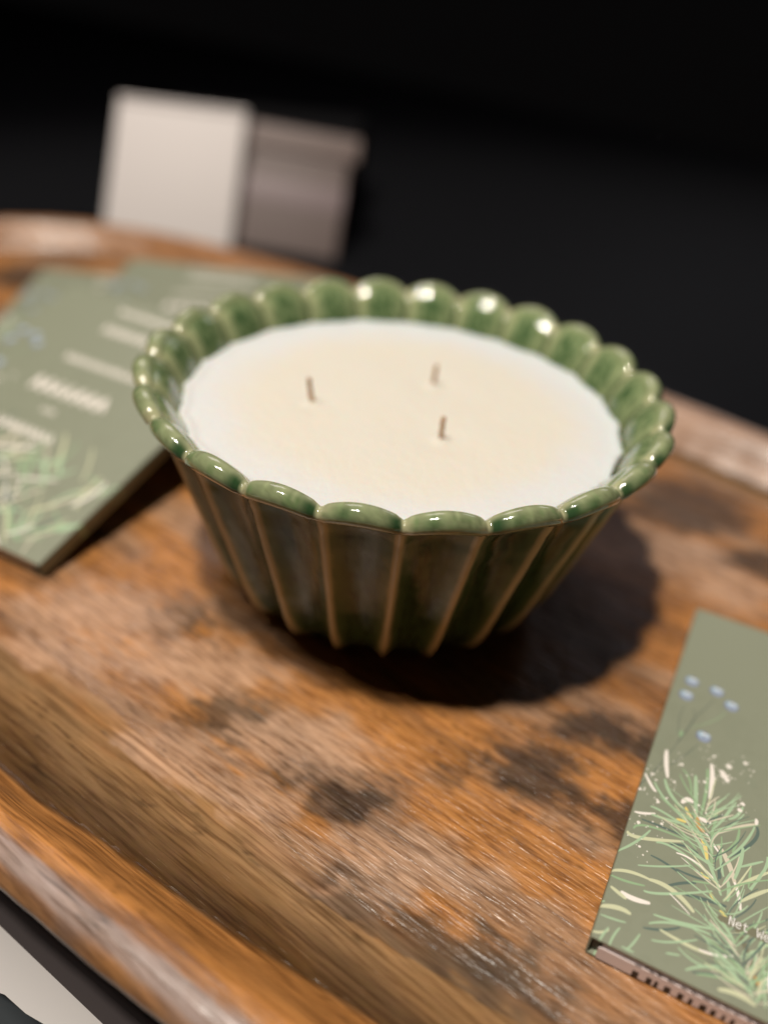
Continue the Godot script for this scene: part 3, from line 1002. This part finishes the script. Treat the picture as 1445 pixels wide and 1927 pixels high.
func _sleeve_mesh() -> ArrayMesh:
	# a card sleeve, open at the near end: outer ring, inner ring and the cut edge between
	var r := 0.0008
	var wall := 0.00055
	var w := BOX.x / 2
	var outer := PackedVector2Array()
	var inner := PackedVector2Array()
	for q in 4:
		for k in 5:
			var a := PI / 2 * (q + k / 4.0)
			var cx := (w - r) * (1 if q in [0, 3] else -1)
			var cy := BOX.y / 2 + (BOX.y / 2 - r) * (1 if q in [0, 1] else -1)
			outer.append(Vector2(cx + r * cos(a), cy + r * sin(a)))
			inner.append(Vector2(cx + (r - wall) * cos(a), cy + (r - wall) * sin(a)))
	var st := SurfaceTool.new()
	st.begin(Mesh.PRIMITIVE_TRIANGLES)
	var n := outer.size()
	var z0 := BOX.z / 2
	var z1 := -BOX.z / 2
	for k in n:
		var a := outer[k]
		var b := outer[(k + 1) % n]
		var c := inner[k]
		var d := inner[(k + 1) % n]
		st.set_smooth_group(1)
		for v in [Vector3(a.x, a.y, z0), Vector3(b.x, b.y, z1), Vector3(b.x, b.y, z0), Vector3(a.x, a.y, z0), Vector3(a.x, a.y, z1), Vector3(b.x, b.y, z1)]:
			_sleeve_vertex(st, v)
		st.set_smooth_group(2)
		for v in [Vector3(c.x, c.y, z0), Vector3(d.x, d.y, z0), Vector3(d.x, d.y, z1), Vector3(c.x, c.y, z0), Vector3(d.x, d.y, z1), Vector3(c.x, c.y, z1)]:
			_sleeve_vertex(st, v)
		st.set_smooth_group(-1)
		for z in [z0, z1]:
			for v in [Vector3(a.x, a.y, z), Vector3(b.x, b.y, z), Vector3(d.x, d.y, z), Vector3(a.x, a.y, z), Vector3(d.x, d.y, z), Vector3(c.x, c.y, z)]:
				_sleeve_vertex(st, v)
	st.generate_normals()
	return st.commit()


func _sleeve_vertex(st: SurfaceTool, v: Vector3) -> void:
	st.set_uv(Vector2(clampf(v.x / BOX.x + 0.5, 0.002, 0.998), clampf(v.z / BOX.z + 0.5, 0.002, 0.998)))
	st.add_vertex(v)


func _boxes() -> void:
	var cover := StandardMaterial3D.new()
	cover.albedo_texture = ImageTexture.create_from_image(_print_image())
	cover.roughness = 0.42
	cover.metallic_specular = 0.5
	cover.texture_repeat = false
	var inside := _mat(Color(0.105, 0.095, 0.075), 0.6)
	var white := _mat(Color(0.82, 0.80, 0.77), 0.6)
	var label := StandardMaterial3D.new()
	label.albedo_texture = ImageTexture.create_from_image(_label_image())
	label.roughness = 0.45
	var flap := StandardMaterial3D.new()
	flap.albedo_texture = ImageTexture.create_from_image(_flap_image())
	flap.roughness = 0.5

	var group := "flat green boxes with a pine sprig print"
	var box := _thing("flat_box", "olive green pine print box with a barcode label, alone at the lower right", "box", group)
	_mesh("sleeve", _sleeve_mesh(), cover, box)
	var drawer := _mesh("drawer", _rounded_box(Vector3(BOX.x - 0.0016, BOX.y - 0.0016, BOX.z - 0.0030), 0.0006), inside, box)
	drawer.position = Vector3(0, 0.0008, 0)
	var fl := _mesh("end_flap", _sheet(Vector2(BOX.x - 0.0075, 0.0044), 0.0003, 0.0006), flap, box)
	fl.position = Vector3(0, BOX.y - 0.0033, BOX.z / 2 - 0.0007)
	var tm := TextMesh.new()
	var font := SystemFont.new()
	font.font_names = PackedStringArray(["Droid Sans Mono"])
	tm.font = font
	tm.font_size = 32
	tm.pixel_size = 0.00272 / 32.0
	tm.text = "Net Weight"
	tm.depth = 0.00006
	tm.horizontal_alignment = HORIZONTAL_ALIGNMENT_LEFT
	tm.vertical_alignment = VERTICAL_ALIGNMENT_BOTTOM
	var tx := _mesh("printed_lettering", tm, white, box)
	tx.rotation.x = -PI / 2
	tx.scale = Vector3(1, 1.2, 1)
	tx.position = Vector3(-BOX.x / 2 + 0.0335, BOX.y + 0.00003, BOX.z / 2 - 0.0222)

	# copies: a fanned heap of three at the left, the topmost tilted on the others
	var lying := _copy(box)
	_tag(lying, "olive green box lying flat, lowest and leftmost of the fanned heap of three", "box", group)
	var far := _copy(box)
	_tag(far, "thicker olive green box farthest back in the heap, nearest the pale cartons", "box", group)
	var top := _copy(box)
	_tag(top, "olive green box with white print leaning on top of the heap beside the candle", "box", group)
	_place(lying, Vector3(-0.2500, 0.0, -0.1243), -0.0906, 0.0)
	_place(far, Vector3(-0.190, BOX.y + 0.0003, -0.0958), 0.0, 0.0)
	far.scale.y = 3.1      # the same print on a thicker box
	_place(top, Vector3(-0.2555, 0.0006, -0.0165), 0.424, 0.256)

	# the white label with bars is only on the near box
	var lb := _mesh("barcode_label", _sheet(Vector2(BOX.x - 0.0050, 0.0050), 0.0004, 0.0009), label, box)
	lb.position = Vector3(0.0004, 0.0030, BOX.z / 2 + 0.0001)
	_place(box, Vector3(0.0672, 0.0, 0.1698), 0.400, 0.0)


func _copy(o: Node3D) -> Node3D:
	var c: Node3D = o.duplicate()
	add_child(c, true)
	c.name = "flat_box_%03d" % (c.get_parent().find_children("flat_box*", "Node3D", false, false).size() - 1)
	return c


# sets a box down by its near left bottom corner, turned by yaw, its far end raised by tilt
func _place(o: Node3D, corner: Vector3, yaw: float, tilt: float) -> void:
	var b := Basis(Vector3.UP, -yaw) * Basis(Vector3.RIGHT, tilt)
	o.transform = Transform3D(b, corner - b * Vector3(-BOX.x / 2, 0, BOX.z / 2))


# ---------------------------------------------------------------- behind the tray

func _background_boxes() -> void:
	# both lean back against a low dark block
	var lean := deg_to_rad(-33.6)
	var a := _thing("white_carton", "tall off-white carton leaning back behind the tray, left of the taupe one", "carton")
	var card := _mat(Color(0.60, 0.55, 0.535), 0.6)
	_mesh("carton_body", _rounded_box(Vector3(0.126, 0.131, 0.045), 0.003), card, a)
	var lid := _mesh("carton_flap", _rounded_box(Vector3(0.1265, 0.006, 0.0455), 0.0025), card, a)
	lid.position = Vector3(0, 0.1312, 0)
	a.transform = Transform3D(Basis(Vector3.UP, 0.0) * Basis(Vector3.BACK, -0.012) * Basis(Vector3.RIGHT, lean), Vector3(-0.2452, -0.043, -0.5265))
	a.position -= a.basis * Vector3(0, 0, 0.0225)

	var b := _thing("taupe_carton", "taupe lidded carton with a paler label band, right of the white carton", "carton")
	var taupe := _mat(Color(0.125, 0.090, 0.083), 0.6)
	_mesh("carton_body", _rounded_box(Vector3(0.096, 0.096, 0.045), 0.002), taupe, b)
	var l2 := _mesh("carton_lid", _rounded_box(Vector3(0.106, 0.024, 0.050), 0.002), _mat(Color(0.148, 0.106, 0.096), 0.6), b)
	l2.position = Vector3(0.003, 0.096, 0)
	var band := _mesh("label_band", _rounded_box(Vector3(0.0964, 0.026, 0.0454), 0.0015), _mat(Color(0.180, 0.131, 0.134), 0.55), b)
	band.position = Vector3(0, 0.044, 0)
	b.transform = Transform3D(Basis(Vector3.BACK, -0.075) * Basis(Vector3.UP, 0.05) * Basis(Vector3.RIGHT, lean), Vector3(-0.1285, -0.041, -0.5290))
	b.position -= b.basis * Vector3(0, 0, 0.0225)

	var block := _thing("dark_block", "low black display block behind the two cartons", "block")
	_mesh("block_body", _rounded_box(Vector3(0.22, 0.085, 0.16), 0.004), _mat(Color(0.004, 0.004, 0.0045), 0.7, 0.2), block)
	block.position = Vector3(-0.19, -0.045, -0.725)


func _photo_card() -> void:
	var c := _thing("photo_card", "printed card with white border and dark picture on the counter, lower left corner", "card")
	var y := -0.0450
	var along := Vector2(0.0414, 0.0255).normalized()
	var across := Vector2(-along.y, along.x)
	var o := Vector2(-0.1104, 0.1572)
	var quads := [["charcoal_backing", -0.024, -0.20, 0.26, 0.16, 0.0012, Color(0.062, 0.052, 0.053)], ["white_border", 0.0, -0.17, 0.23, 0.13, 0.0004, Color(0.80, 0.77, 0.76)]]
	for q in quads:
		var st := SurfaceTool.new()
		st.begin(Mesh.PRIMITIVE_TRIANGLES)
		var p := PackedVector2Array()
		for k in [[q[2], q[1]], [q[3], q[1]], [q[3], q[4]], [q[2], q[4]]]:
			p.append(o + along * k[0] + across * k[1])
		_prism(st, p, y, y + q[5])
		st.generate_normals()
		_mesh(q[0], st.commit(), _mat(q[6], 0.5), c)
		y += q[5]
	var st := SurfaceTool.new()
	st.begin(Mesh.PRIMITIVE_TRIANGLES)
	var p := PackedVector2Array()
	for k in 33:
		var t := k / 32.0
		p.append(o + along * lerpf(-0.12, 0.18, t) + across * (0.0125 + 0.0022 * sin(t * 46.0) + 0.0012 * sin(t * 91.0)))
	p.append(o + along * 0.18 + across * 0.11)
	p.append(o + along * -0.12 + across * 0.11)
	_prism(st, p, y, y + 0.0003)
	st.generate_normals()
	_mesh("dark_picture", st.commit(), _mat(Color(0.045, 0.052, 0.058), 0.4), c)
